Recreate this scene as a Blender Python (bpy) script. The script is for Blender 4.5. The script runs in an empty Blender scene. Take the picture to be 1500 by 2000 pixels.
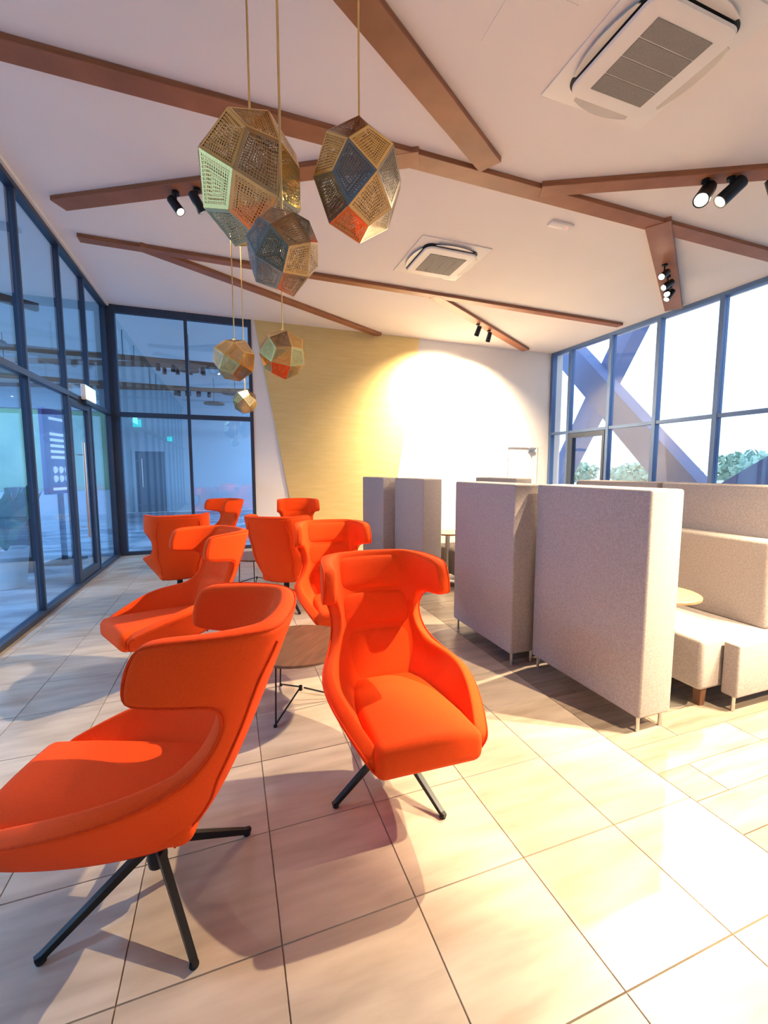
import bpy, bmesh, math, random
from mathutils import Vector, Matrix
random.seed(7)
D = bpy.data
SC = bpy.context.scene
COL = SC.collection
PI = math.pi
R = math.radians

# ------------------------------------------------------------------ camera, world, exposure
cam_d = D.cameras.new('camera'); cam = D.objects.new('camera', cam_d); COL.objects.link(cam)
cam_d.sensor_fit = 'HORIZONTAL'; cam_d.sensor_width = 36.0
cam_d.lens = 840.0/1500.0*36.0
cam_d.clip_start = 0.02; cam_d.clip_end = 400
cam.location = (0, 0, 1.5)
cam.rotation_euler = (R(90-5.575), 0, R(-19.75))
SC.camera = cam
vs = SC.view_settings
vs.view_transform = 'Standard'; vs.look = 'None'; vs.gamma = 1.0; vs.use_curve_mapping = False
vs.exposure = 0.12
SKY = 2.1
W = D.worlds.new('sky'); SC.world = W; W.use_nodes = True
bg = W.node_tree.nodes['Background']; bg.inputs[0].default_value = (0.62, 0.80, 1.0, 1); bg.inputs[1].default_value = SKY
def portal(loc, rot, sx, sy):
    l = D.lights.new('window_portal', 'AREA'); l.shape = 'RECTANGLE'; l.size = sx; l.size_y = sy
    l.cycles.is_portal = True
    o = D.objects.new('window_portal', l); COL.objects.link(o); o.location = loc; o.rotation_euler = rot
portal((7.62, 2.3, 2.15), (0, R(90), 0), 4.3, 12.6)
portal((-9.2, 6.5, 2.1), (0, R(-90), 0), 4.2, 21)

WARM = (1.0, 0.76, 0.47)
PW = 1.0     # lamp power scale
CEIL = 4.25; XL = -1.85; XR = 7.3; YB = 8.57; YF = -4.0

# ------------------------------------------------------------------ materials
def newmat(name):
    m = D.materials.new(name); m.use_nodes = True
    return m, m.node_tree, m.node_tree.nodes['Principled BSDF']
def simple(name, col, rough=.5, metal=0., emit=None, es=0.):
    m, t, b = newmat(name)
    b.inputs['Base Color'].default_value = (*col, 1); b.inputs['Roughness'].default_value = rough
    b.inputs['Metallic'].default_value = metal
    if emit: b.inputs['Emission Color'].default_value = (*emit, 1); b.inputs['Emission Strength'].default_value = es
    return m
def N(t, kind, **kw):
    n = t.nodes.new(kind)
    for k, v in kw.items(): setattr(n, k, v)
    return n
def ramp(t, c0, c1, p0=0., p1=1.):
    r = N(t, 'ShaderNodeValToRGB'); e = r.color_ramp.elements
    e[0].color = (*c0, 1); e[1].color = (*c1, 1); e[0].position = p0; e[1].position = p1
    return r
def noisy(name, c0, c1, scale=(1, 1, 1), nscale=5., detail=4., rough=.5, metal=0., bump=0., bscale=None, world=True, p0=.3, p1=.7, per_object=0., sheen=0., spec=None):
    """colour noise on world or object position, optional fine bump, optional shift of the pattern for each object"""
    m, t, b = newmat(name)
    if world: src = N(t, 'ShaderNodeNewGeometry').outputs['Position']
    else: src = N(t, 'ShaderNodeTexCoord').outputs['Object']
    mp = N(t, 'ShaderNodeMapping'); mp.inputs['Scale'].default_value = scale
    t.links.new(src, mp.inputs['Vector'])
    if per_object:
        oi = N(t, 'ShaderNodeObjectInfo'); mu = N(t, 'ShaderNodeMath', operation='MULTIPLY'); mu.inputs[1].default_value = 40.
        cb = N(t, 'ShaderNodeCombineXYZ'); t.links.new(oi.outputs['Random'], mu.inputs[0])
        for i in range(3): t.links.new(mu.outputs[0], cb.inputs[i])
        t.links.new(cb.outputs[0], mp.inputs['Location'])
    nz = N(t, 'ShaderNodeTexNoise'); nz.inputs['Scale'].default_value = nscale; nz.inputs['Detail'].default_value = detail
    t.links.new(mp.outputs[0], nz.inputs['Vector'])
    r = ramp(t, c0, c1, p0, p1); t.links.new(nz.outputs[0], r.inputs[0])
    out = r.outputs[0]
    if per_object:
        hsv = N(t, 'ShaderNodeHueSaturation'); t.links.new(out, hsv.inputs['Color'])
        mr = N(t, 'ShaderNodeMapRange'); mr.inputs['To Min'].default_value = 1-per_object; mr.inputs['To Max'].default_value = 1+per_object
        t.links.new(oi.outputs['Random'], mr.inputs['Value']); t.links.new(mr.outputs[0], hsv.inputs['Value']); out = hsv.outputs[0]
    t.links.new(out, b.inputs['Base Color'])
    b.inputs['Roughness'].default_value = rough; b.inputs['Metallic'].default_value = metal
    if spec is not None: b.inputs['Specular IOR Level'].default_value = spec
    if sheen: b.inputs['Sheen Weight'].default_value = sheen
    if bump:
        n2 = N(t, 'ShaderNodeTexNoise'); n2.inputs['Scale'].default_value = bscale or nscale*4; n2.inputs['Detail'].default_value = 3.
        t.links.new(src if not per_object else mp.outputs[0], n2.inputs['Vector'])
        bp = N(t, 'ShaderNodeBump'); bp.inputs['Strength'].default_value = bump; bp.inputs['Distance'].default_value = .004
        t.links.new(n2.outputs[0], bp.inputs['Height']); t.links.new(bp.outputs[0], b.inputs['Normal'])
    return m
def glassmat(name, tint, f0=.04, gloss=(1, 1, 1)):
    m = D.materials.new(name); m.use_nodes = True; t = m.node_tree; t.nodes.clear()
    o = N(t, 'ShaderNodeOutputMaterial'); mx = N(t, 'ShaderNodeMixShader')
    tr = N(t, 'ShaderNodeBsdfTransparent'); tr.inputs[0].default_value = (*tint, 1)
    gl = N(t, 'ShaderNodeBsdfGlossy'); gl.inputs['Roughness'].default_value = 0.0; gl.inputs['Color'].default_value = (*gloss, 1)
    g = N(t, 'ShaderNodeNewGeometry'); dt = N(t, 'ShaderNodeVectorMath', operation='DOT_PRODUCT')
    t.links.new(g.outputs['Incoming'], dt.inputs[0]); t.links.new(g.outputs['Normal'], dt.inputs[1])
    ab = N(t, 'ShaderNodeMath', operation='ABSOLUTE'); t.links.new(dt.outputs['Value'], ab.inputs[0])
    s1 = N(t, 'ShaderNodeMath', operation='SUBTRACT'); s1.inputs[0].default_value = 1.; t.links.new(ab.outputs[0], s1.inputs[1])
    pw = N(t, 'ShaderNodeMath', operation='POWER'); t.links.new(s1.outputs[0], pw.inputs[0]); pw.inputs[1].default_value = 5.
    ma = N(t, 'ShaderNodeMath', operation='MULTIPLY_ADD'); t.links.new(pw.outputs[0], ma.inputs[0]); ma.inputs[1].default_value = 1-f0; ma.inputs[2].default_value = f0
    t.links.new(ma.outputs[0], mx.inputs[0]); t.links.new(tr.outputs[0], mx.inputs[1]); t.links.new(gl.outputs[0], mx.inputs[2])
    t.links.new(mx.outputs[0], o.inputs[0])
    return m
def perforated(name, col, n=15., hole=.36, rough=.22):
    """metal sheet etched with a grid of small square holes inside a plain border"""
    m, t, b = newmat(name)
    b.inputs['Base Color'].default_value = (*col, 1); b.inputs['Metallic'].default_value = 1.; b.inputs['Roughness'].default_value = rough
    uv = N(t, 'ShaderNodeUVMap'); uv.uv_map = 'UVMap'
    sc = N(t, 'ShaderNodeVectorMath', operation='SCALE'); sc.inputs['Scale'].default_value = n; t.links.new(uv.outputs[0], sc.inputs[0])
    fr = N(t, 'ShaderNodeVectorMath', operation='FRACTION'); t.links.new(sc.outputs[0], fr.inputs[0])
    def cheb(vec):
        sb = N(t, 'ShaderNodeVectorMath', operation='SUBTRACT'); sb.inputs[1].default_value = (.5, .5, 0); t.links.new(vec, sb.inputs[0])
        a = N(t, 'ShaderNodeVectorMath', operation='ABSOLUTE'); t.links.new(sb.outputs[0], a.inputs[0])
        sp = N(t, 'ShaderNodeSeparateXYZ'); t.links.new(a.outputs[0], sp.inputs[0])
        mx = N(t, 'ShaderNodeMath', operation='MAXIMUM'); t.links.new(sp.outputs[0], mx.inputs[0]); t.links.new(sp.outputs[1], mx.inputs[1])
        return mx.outputs[0]
    l1 = N(t, 'ShaderNodeMath', operation='LESS_THAN'); l1.inputs[1].default_value = hole; t.links.new(cheb(fr.outputs[0]), l1.inputs[0])
    l2 = N(t, 'ShaderNodeMath', operation='LESS_THAN'); l2.inputs[1].default_value = .44; t.links.new(cheb(uv.outputs[0]), l2.inputs[0])
    mu = N(t, 'ShaderNodeMath', operation='MULTIPLY'); t.links.new(l1.outputs[0], mu.inputs[0]); t.links.new(l2.outputs[0], mu.inputs[1])
    tr = N(t, 'ShaderNodeBsdfTransparent'); mx = N(t, 'ShaderNodeMixShader')
    t.links.new(mu.outputs[0], mx.inputs[0]); t.links.new(b.outputs[0], mx.inputs[1]); t.links.new(tr.outputs[0], mx.inputs[2])
    t.links.new(mx.outputs[0], t.nodes['Material Output'].inputs[0])
    return m

M = {}
M['white'] = noisy('white_paint', (.80, .77, .74), (.83, .80, .77), nscale=1.5, rough=.75)
M['ceiling'] = noisy('ceiling_paint', (.80, .745, .715), (.82, .765, .735), nscale=1.2, rough=.85)
M['gold'] = noisy('brushed_gold_wall', (.66, .51, .21), (.74, .59, .28), scale=(1.2, 1, 9), nscale=2.2, detail=6, rough=.42, metal=.35, p0=.2, p1=.8)
M['beam'] = noisy('walnut_beam', (.20, .070, .027), (.34, .130, .056), scale=(1, 1, 14), nscale=2.4, detail=5, rough=.5, world=False, p0=.25, p1=.75)
M['tile'] = noisy('beige_tile', (.36, .295, .23), (.54, .465, .38), scale=(1.1, 5.5, 1), nscale=2.4, detail=7, rough=.38, p0=.28, p1=.72, per_object=.035)
M['grout'] = simple('tile_grout', (.30, .24, .19), .9)
M['plank'] = noisy('grey_brown_plank', (.17, .13, .10), (.34, .28, .225), scale=(1.0, 9, 1), nscale=2.4, detail=6, rough=.42, p0=.25, p1=.75, per_object=.13)
M['orange'] = noisy('orange_wool', (.87, .070, .003), (.92, .082, .004), nscale=160, rough=.85, bump=.25, bscale=420, world=False, spec=.25)
M['piping'] = noisy('orange_piping', (.70, .045, .003), (.80, .06, .004), nscale=80, rough=.85, world=False, spec=.2)
M['grey'] = noisy('grey_felt', (.30, .268, .26), (.40, .362, .35), nscale=90, detail=6, rough=.9, bump=.3, bscale=260, spec=.2)
M['black'] = simple('black_metal', (.018, .020, .024), .42, .6)
M['frame'] = simple('dark_frame', (.045, .062, .10), .45, .5)
M['wframe'] = simple('window_frame_grey', (.09, .16, .32), .45, .4)
M['steel'] = simple('brushed_steel', (.62, .60, .57), .32, 1.)
M['wood'] = noisy('walnut_top', (.10, .05, .03), (.18, .095, .055), scale=(2, 14, 2), nscale=2.5, detail=5, rough=.38, world=False)
M['woodleg'] = simple('brown_wood_leg', (.14, .06, .03), .5)
M['oak'] = noisy('oak_top', (.28, .13, .065), (.38, .19, .10), scale=(2, 10, 2), nscale=3, rough=.4, world=False)
M['acwhite'] = simple('white_plastic', (.80, .76, .71), .45)
M['acgrey'] = noisy('grey_filter', (.20, .185, .17), (.25, .235, .215), nscale=120, rough=.8)
M['acdark'] = simple('dark_slot', (.03, .028, .026), .7)
M['flap'] = simple('louvre_plastic', (.66, .63, .58), .4)
M['glass'] = glassmat('clear_glass', (.985, .99, 1.))
M['tint'] = glassmat('blue_tinted_glass', (.74, .88, 1.0), f0=.10)
M['lens'] = simple('lamp_lens', (1, .9, .7), .3, 0, (1, .86, .62), 45.)
M['brass'] = simple('brass_rod', (.72, .52, .22), .3, 1.)
M['gold1'] = perforated('etched_brass', (.80, .56, .20))
M['gold2'] = perforated('etched_pale_brass', (.86, .68, .34), rough=.3)
M['gold3'] = perforated('etched_bronze', (.42, .30, .17), rough=.18)
M['gold4'] = perforated('etched_dark_steel', (.34, .30, .25), rough=.2)
M['brace'] = noisy('skylit_blue_concrete', (.12, .19, .40), (.14, .22, .45), nscale=2, rough=.8)  # white concrete with the blue of the sky light put into its colour
M['ground'] = noisy('outdoor_paving', (.45, .45, .44), (.55, .55, .53), nscale=1, rough=.9)
M['leaf'] = noisy('leaf_green', (.05, .16, .06), (.13, .30, .13), nscale=4, rough=.7)
M['treeleaf'] = noisy('haze_paled_leaf', (.30, .50, .42), (.44, .64, .56), nscale=3, rough=.7)  # leaf green paled in the colour to imitate overexposure haze
M['bark'] = simple('bark', (.10, .07, .05), .9)
M['lobfloor'] = noisy('lobby_carpet', (.16, .19, .24), (.34, .38, .44), scale=(1, 3, 1), nscale=.9, detail=3, rough=.7, p0=.42, p1=.58)
M['lobwall'] = simple('lobby_paint', (.52, .57, .62), .8)
M['lobdoor'] = simple('lobby_door_paint', (.20, .23, .28), .6)
M['lobgreen'] = noisy('green_wall_panel', (.20, .34, .20), (.38, .50, .30), nscale=1.2, rough=.8)
M['exit'] = simple('exit_face', (.5, .9, .75), .4, 0, (.25, 1., .68), 4.)
M['exitdim'] = simple('exit_face_far', (.1, .7, .6), .4, 0, (.1, .9, .75), .6)
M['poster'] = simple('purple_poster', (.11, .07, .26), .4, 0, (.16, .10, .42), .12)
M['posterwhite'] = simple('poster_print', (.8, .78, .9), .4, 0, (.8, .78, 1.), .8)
M['addedglow'] = simple('added_light_face', (.8, .9, 1), .4, 0, (.45, .70, 1.0), 6.)  # glowing face of the fill lamps added in the lobby
M['red'] = simple('red_led', (.8, .02, .02), .4, 0, (1, .05, .05), 6.)
M['dkbrown'] = simple('dark_brown_laminate', (.05, .03, .025), .5)
M['terra'] = simple('disc_brown', (.22, .11, .06), .6)

# ------------------------------------------------------------------ mesh helpers
class MB:
    def __init__(s): s.v = []; s.f = []; s.smooth = False; s.uv = None
    def add(s, vs, fs):
        k = len(s.v); s.v += [Vector(p) for p in vs]; s.f += [tuple(i+k for i in f) for f in fs]; return s
    def box(s, x0, x1, y0, y1, z0, z1, mat=None):
        vs = [Vector(p) for p in ((x0,y0,z0),(x1,y0,z0),(x1,y1,z0),(x0,y1,z0),(x0,y0,z1),(x1,y0,z1),(x1,y1,z1),(x0,y1,z1))]
        if mat: vs = [mat @ p for p in vs]
        return s.add(vs, [(0,3,2,1),(4,5,6,7),(0,1,5,4),(1,2,6,5),(2,3,7,6),(3,0,4,7)])
    def rbox(s, x0, x1, y0, y1, z0, z1, r=.02, seg=3, fn=None, sub=0):
        bm = bmesh.new()
        bmesh.ops.create_cube(bm, size=1.)
        for v in bm.verts:
            v.co = Vector(((x0+x1)/2+v.co.x*(x1-x0), (y0+y1)/2+v.co.y*(y1-y0), (z0+z1)/2+v.co.z*(z1-z0)))
        if r: bmesh.ops.bevel(bm, geom=bm.edges[:], offset=r, segments=seg, affect='EDGES', profile=.5)
        if sub: bmesh.ops.subdivide_edges(bm, edges=[e for e in bm.edges if e.calc_length() > .06], cuts=sub, use_grid_fill=True)
        if fn:
            for v in bm.verts: v.co = fn(v.co.copy())
        bm.verts.index_update()
        s.add([v.co.copy() for v in bm.verts], [[v.index for v in f.verts] for f in bm.faces]); bm.free(); s.smooth = bool(r)
        return s
    def tube(s, pts, r, n=8, closed=False, r1=None):
        pts = [Vector(p) for p in pts]; m = len(pts); rings = []
        up = None
        for i, p in enumerate(pts):
            a = pts[(i-1) % m] if (closed or i) else p
            b = pts[(i+1) % m] if (closed or i < m-1) else p
            t = (b-a).normalized()
            if up is None:
                up = Vector((0, 0, 1)) if abs(t.z) < .9 else Vector((1, 0, 0))
            e = (up - t*up.dot(t))
            if e.length < 1e-5: e = t.orthogonal()
            e.normalize(); up = e; q = t.cross(e)
            rr = r if r1 is None else r+(r1-r)*i/(m-1)
            rings.append([p+(e*math.cos(2*PI*k/n)+q*math.sin(2*PI*k/n))*rr for k in range(n)])
        vs = [v for g in rings for v in g]; fs = []
        for i in range(m if closed else m-1):
            j = (i+1) % m
            for k in range(n):
                k2 = (k+1) % n; fs.append((i*n+k, i*n+k2, j*n+k2, j*n+k))
        if not closed: fs += [tuple(range(n-1, -1, -1)), tuple((m-1)*n+k for k in range(n))]
        s.smooth = True
        return s.add(vs, fs)
    def lathe(s, prof, n=32, c=(0, 0, 0), mat=None):
        vs = []; fs = []; c = Vector(c)
        for r_, z in prof:
            for k in range(n):
                p = Vector((r_*math.cos(2*PI*k/n), r_*math.sin(2*PI*k/n), z))
                vs.append((mat @ p if mat else p)+c)
        for i in range(len(prof)-1):
            for k in range(n):
                k2 = (k+1) % n; fs.append((i*n+k, i*n+k2, (i+1)*n+k2, (i+1)*n+k))
        fs += [tuple(range(n-1, -1, -1)), tuple((len(prof)-1)*n+k for k in range(n))]
        return s.add(vs, fs)
    def prism(s, poly, d):
        """polygon of 3-D points pushed out along the vector d"""
        d = Vector(d); n = len(poly); a = [Vector(p) for p in poly]; b = [p+d for p in a]
        return s.add(a+b, [tuple(range(n-1, -1, -1)), tuple(range(n, 2*n))]+[(i, (i+1) % n, n+(i+1) % n, n+i) for i in range(n)])
    def mesh(s, name, mat):
        me = D.meshes.new(name); me.from_pydata([tuple(p) for p in s.v], [], s.f); me.validate()
        bm = bmesh.new(); bm.from_mesh(me); bmesh.ops.recalc_face_normals(bm, faces=bm.faces[:]); bm.to_mesh(me); bm.free()
        if s.smooth:
            me.polygons.foreach_set('use_smooth', [True]*len(me.polygons))
            try: me.set_sharp_from_angle(angle=R(40))
            except Exception: pass
        me.materials.append(M[mat] if isinstance(mat, str) else mat)
        return me
    def build(s, name, mat, parent=None, **kw):
        return link(name, s.mesh(name, mat), parent, **kw)
def link(name, me, parent=None, loc=None, rz=None, label=None, cat=None, group=None, kind=None):
    o = D.objects.new(name, me); COL.objects.link(o)
    if parent: o.parent = parent
    if loc is not None: o.location = loc
    if rz is not None: o.rotation_euler[2] = rz
    if label: o['label'] = label
    if cat: o['category'] = cat
    if group: o['group'] = group
    if kind: o['kind'] = kind
    return o
def thing(name, label, cat, loc=(0, 0, 0), rz=0., group=None):
    o = link(name, None, None, loc, rz, label, cat, group); o.empty_display_size = .1; return o
def struct(name): o = link(name, None, kind='structure'); o.empty_display_size = .1; return o
def copy_tree(o, parent=None):
    c = o.copy(); COL.objects.link(c); c.parent = parent
    for ch in list(o.children):
        if ch.type != 'LIGHT': copy_tree(ch, c)
    return c
def baked(ob):
    dg = bpy.context.evaluated_depsgraph_get(); me = D.meshes.new_from_object(ob.evaluated_get(dg)); old = ob.data
    ob.modifiers.clear(); ob.data = me; D.meshes.remove(old)
    me.polygons.foreach_set('use_smooth', [True]*len(me.polygons))
def bspline(ctrl, n=6, closed=True):
    ctrl = [Vector(p) for p in ctrl]; m = len(ctrl); out = []
    if not closed:
        ctrl = [2*ctrl[0]-ctrl[1]]+ctrl+[2*ctrl[-1]-ctrl[-2]]; m = len(ctrl)
    for i in range(m if closed else m-3):
        p = [ctrl[(i+k) % m] for k in range(4)]
        for j in range(n):
            t = j/n
            out.append(((1-t)**3*p[0]+(3*t**3-6*t*t+4)*p[1]+(-3*t**3+3*t*t+3*t+1)*p[2]+t**3*p[3])/6)
    if not closed: out.append(ctrl[-2].copy())
    return out

# ------------------------------------------------------------------ the room shell
floor = MB().box(XL-.1, XR+.1, YF, YB+.1, -.12, -.006).build('floor', 'grout', kind='structure')
TS = .46; g = .0012
tile_me = {}
def slab(w, h, mat, key):
    if key not in tile_me:
        b = MB(); z0, z1, c = -.006, 0., .0015
        b.add([(-w/2, -h/2, z0), (w/2, -h/2, z0), (w/2, h/2, z0), (-w/2, h/2, z0), (-w/2+c, -h/2+c, z1), (w/2-c, -h/2+c, z1), (w/2-c, h/2-c, z1), (-w/2+c, h/2-c, z1)],
              [(0,3,2,1),(4,5,6,7),(0,1,5,4),(1,2,6,5),(2,3,7,6),(3,0,4,7)])
        tile_me[key] = b.mesh('tile' if mat == 'tile' else 'plank', mat)
    return tile_me[key]
xs = [XL]+[1.95-TS*k for k in range(8, -1, -1)]
ys = [1.26+TS*k for k in range(-4, 16)]+[YB]
for i in range(len(xs)-1):
    for j in range(len(ys)-1):
        w, h = xs[i+1]-xs[i]-2*g, ys[j+1]-ys[j]-2*g
        link('tile', slab(w, h, 'tile', ('t', round(w, 3), round(h, 3))), floor, ((xs[i]+xs[i+1])/2, (ys[j]+ys[j+1])/2, 0))
MB().box(XL, 1.95, YF, ys[0], -.006, 0).build('floor_finish', 'tile', floor)
y = -.10; row = 0
while y < YB-.01:
    y1 = min(y+.19, YB); off = [0, .55, .22, .8, .4][row % 5]; x = 1.95
    xe = 1.95+(off if off else 1.2)
    while x < XR-.01:
        xe = min(xe, XR); w, h = xe-x-.002, y1-y-.002
        link('plank', slab(w, h, 'plank', ('p', round(w, 3), round(h, 3))), floor, ((x+xe)/2, (y+y1)/2, 0))
        x = xe; xe = x+1.2
    y = y1; row += 1
MB().box(1.95, XR, YF, -.10, -.006, 0).build('floor_finish', 'plank', floor)

ceil = MB().box(XL-.2, XR+.35, YF, YB+.2, CEIL, CEIL+.15).build('ceiling', 'ceiling', kind='structure')
# access hatch seam
MB().box(1.62, 2.05, 2.28, 2.66, CEIL-.003, CEIL).build('access_hatch', 'ceiling', ceil)
# back wall: white, with the gold trapezoid panel, door opening
wb = MB(); WB0 = .47
wb.box(WB0, 6.12, YB, YB+.2, 0, CEIL); wb.box(6.12, 6.99, YB, YB+.2, 2.06, CEIL); wb.box(6.99, XR+.35, YB, YB+.2, 0, CEIL)
wb.box(6.12, 6.99, YB+.12, YB+.2, 0, 2.06)
wall_back = wb.build('wall_back', 'white', kind='structure')
gp = MB().prism([(1.27, YB, 0), (3.16, YB, 0), (3.86, YB, CEIL), (.53, YB, CEIL)], (0, -.025, 0)).build('gold_panel', 'gold', wall_back)
gp['label'] = 'brushed gold panel with slanting sides'
wall_front = MB().box(XL-.1, XR+.3, YF-.2, YF, 0, CEIL).build('wall_front', 'white', kind='structure')
MB().box(WB0, 1.25, YB-.012, YB, 0, .08).build('baseboard_back', 'acwhite', kind='structure')
# bulkhead strip above the left glazing
MB().box(XL-.12, XL+.06, YF, YB, 4.215, CEIL).build('trim_20', 'white', kind='structure')

def pane(parent, mat, x0, x1, y0, y1, z0, z1): MB().box(x0, x1, y0, y1, z0, z1).build('pane', mat, parent)
# window_1: left glazing to the lobby (plane x = XL)
w1 = struct('window_1')
ml = [-3.4, -2.3, -1.2, -.1, 1.0, 2.1, 3.2, 4.22, 5.30, 6.42, 7.36, 8.47]
for y in ml:
    wd = .035 if y < 7 else .05
    MB().box(XL-.06, XL+.015, y-wd/2, y+wd/2, .05, 4.215).build('mullion', 'frame', w1)
MB().box(XL-.06, XL+.02, YF, YB, 2.42, 2.48).build('transom', 'frame', w1)
MB().box(XL-.06, XL+.03, YF, YB, 0, .05).build('sill', 'frame', w1)
MB().box(XL-.06, XL+.03, YF, YB, 4.17, 4.215).build('head_rail', 'frame', w1)
for a, b in zip([YF]+ml, ml+[YB]):
    if a != 6.42: pane(w1, 'tint', XL-.026, XL-.014, a+.02, b-.02, .05, 2.42)
    pane(w1, 'tint', XL-.026, XL-.014, a+.02, b-.02, 2.48, 4.17)
# door_1: glazed leaf with long bar handle
d1 = struct('door_1')
MB().box(XL-.05, XL+.01, 6.46, 6.52, .06, 2.40).build('stile', 'frame', d1)
MB().box(XL-.05, XL+.01, 7.20, 7.32, .06, 2.40).build('stile', 'frame', d1)
MB().box(XL-.05, XL+.01, 6.52, 7.20, .06, .16).build('rail', 'frame', d1)
MB().box(XL-.05, XL+.01, 6.52, 7.20, 2.32, 2.40).build('rail', 'frame', d1)
pane(d1, 'tint', XL-.026, XL-.014, 6.52, 7.20, .16, 2.32)
h = MB(); h.tube([(XL+.06, 6.72, .60), (XL+.06, 6.72, 1.86)], .016, 12)
for z in (.75, 1.7): h.tube([(XL-.01, 6.72, z), (XL+.06, 6.72, z)], .009, 8)
h.build('handle', 'steel', d1)
# window_2: back glazing to the lobby (plane y = YB)
w2 = struct('window_2')
for x, wd in ((XL+.06, .14), (-.64, .05), (WB0-.03, .06)):
    MB().box(x-wd/2, x+wd/2, YB-.02, YB+.08, 0, CEIL).build('mullion', 'frame', w2)
for z0, z1 in ((0, .06), (2.41, 2.49), (4.13, CEIL)):
    MB().box(XL+.12, WB0-.05, YB-.01, YB+.07, z0, z1).build('transom', 'frame', w2)
for a, b in ((XL+.12, -.66), (-.62, WB0-.05)):
    pane(w2, 'tint', a, b, YB+.024, YB+.036, .06, 2.41); pane(w2, 'tint', a, b, YB+.024, YB+.036, 2.49, 4.13)
# window_3: right glazing to outside (plane x = XR)
w3 = struct('window_3')
mr = [8.53, 7.96, 6.86, 5.83, 4.78, 3.73, 2.68, 1.63, .58, -.47, -1.52, -2.57, -3.62]
for y in mr:
    MB().box(XR, XR+.12, y-.035, y+.035, 0, 4.2).build('mullion', 'wframe', w3)
for z0, z1 in ((0, .08), (2.33, 2.39), (4.18, CEIL)):
    MB().box(XR+.01, XR+.11, YF, YB, z0, z1).build('transom', 'wframe', w3)
for b, a in zip(mr, mr[1:]+[YF]):
    if a != 6.86: pane(w3, 'glass', XR+.054, XR+.064, a+.035, b-.035, .08, 2.33)
    pane(w3, 'glass', XR+.054, XR+.064, a+.035, b-.035, 2.39, 4.18)
d3 = struct('door_3')
MB().box(XR-.01, XR+.10, 7.78, 7.92, .02, 2.32).build('stile', 'frame', d3)
MB().box(XR-.01, XR+.10, 6.90, 6.96, .02, 2.32).build('stile', 'frame', d3)
MB().box(XR-.01, XR+.10, 6.96, 7.78, 2.22, 2.32).build('rail', 'frame', d3)
MB().box(XR-.01, XR+.10, 6.96, 7.78, .02, .12).build('rail', 'frame', d3)
pane(d3, 'glass', XR+.04, XR+.05, 6.96, 7.78, .12, 2.22)
# door_2: white door in the back wall
d2 = struct('door_2')
MB().box(6.15, 6.96, YB+.02, YB+.06, .005, 2.03).build('leaf', 'white', d2)
f = MB(); f.box(6.12, 6.15, YB-.012, YB+.1, 0, 2.06); f.box(6.96, 6.99, YB-.012, YB+.1, 0, 2.06); f.box(6.15, 6.96, YB-.012, YB+.1, 2.03, 2.06)
f.build('frame', 'acwhite', d2)
c = MB(); c.rbox(6.72, 6.90, YB-.035, YB+.02, 1.93, 1.99, .006, 2); c.build('closer', 'steel', d2)
c = MB(); c.tube([(6.74, YB-.02, 2.0), (6.62, YB-.10, 2.01), (6.84, YB-.005, 2.035)], .008, 6); c.build('closer_arm', 'steel', d2)
c = MB(); c.tube([(6.22, YB+.02, 1.02), (6.22, YB-.04, 1.02), (6.34, YB-.04, 1.02)], .009, 8); c.build('handle', 'steel', d2)

# ------------------------------------------------------------------ ceiling beams (thin walnut boards that branch)
def beam(n, p, q, w, h=.045):
    p = Vector((*p, 0)); q = Vector((*q, 0)); L = (q-p).length; a = math.atan2(q.y-p.y, q.x-p.x)
    b = MB().rbox(0, L, -w/2, w/2, -h, 0, .004, 1); b.smooth = False
    # object x runs along the board; local z carries the grain across
    me = b.mesh('ceiling_beam', 'beam')
    return link('trim_%d' % n, me, None, (p.x, p.y, CEIL), a, kind='structure')
BM = [((-1.60, 3.72), (7.22, 3.78), .19), ((-1.60, 1.21), (2.30, 3.58), .21), ((-1.56, 5.56), (1.66, 3.70), .19),
      ((-1.58, 6.26), (7.05, 6.43), .135), ((-.95, 6.24), (2.95, 8.52), .15), ((3.1, 6.36), (6.45, 8.42), .17),
      ((2.95, 3.70), (7.2, 1.56), .17), ((4.55, 3.72), (7.18, 5.48), .25), ((-1.6, .40), (7.2, .40), .2), ((-1.6, -1.6), (7.2, -1.2), .2)]
for i, (p, q, w) in enumerate(BM): beam(i+1, p, q, w, .045+.0012*i)
ZB = CEIL-.05

# ------------------------------------------------------------------ spotlights
def spotlight(x, y, target, power, label, group=None, ang=70, blend=.35, soft=.03, drop=.0, size=1.0):
    t = thing('spotlight', label, 'spotlight', (x, y, ZB), 0, group)
    MB().lathe([(.035, 0), (.035, -.025)], 16).build('mount', 'black', t)
    hd = Vector((0, 0, -.13-drop))
    s = MB(); s.tube([(0, 0, -.02), hd], .010, 8); s.build('stem', 'black', t)
    d = (Vector(target)-(Vector((x, y, ZB))+hd)).normalized()
    mt = d.to_track_quat('Z', 'Y').to_matrix()
    k = size
    MB().lathe([(.025*k, -.10*k), (.042*k, -.09*k), (.045*k, .07*k), (.045*k, .08*k), (.037*k, .08*k), (.035*k, .062*k)], 20, hd, mt).build('lamp_head', 'black', t)
    MB().lathe([(.034*k, .060*k), (.034*k, .066*k)], 20, hd, mt).build('lens', 'lens', t)
    if power:
        l = D.lights.new('spot', 'SPOT'); l.energy = power*PW; l.color = WARM; l.spot_size = R(ang); l.spot_blend = blend; l.shadow_soft_size = soft
        o = D.objects.new('bulb', l); COL.objects.link(o); o.parent = t; o.location = hd+d*.10*k
        o.rotation_euler = d.to_track_quat('-Z', 'Y').to_euler()
    return t
GS = 'spotlights on the ceiling beams'
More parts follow.
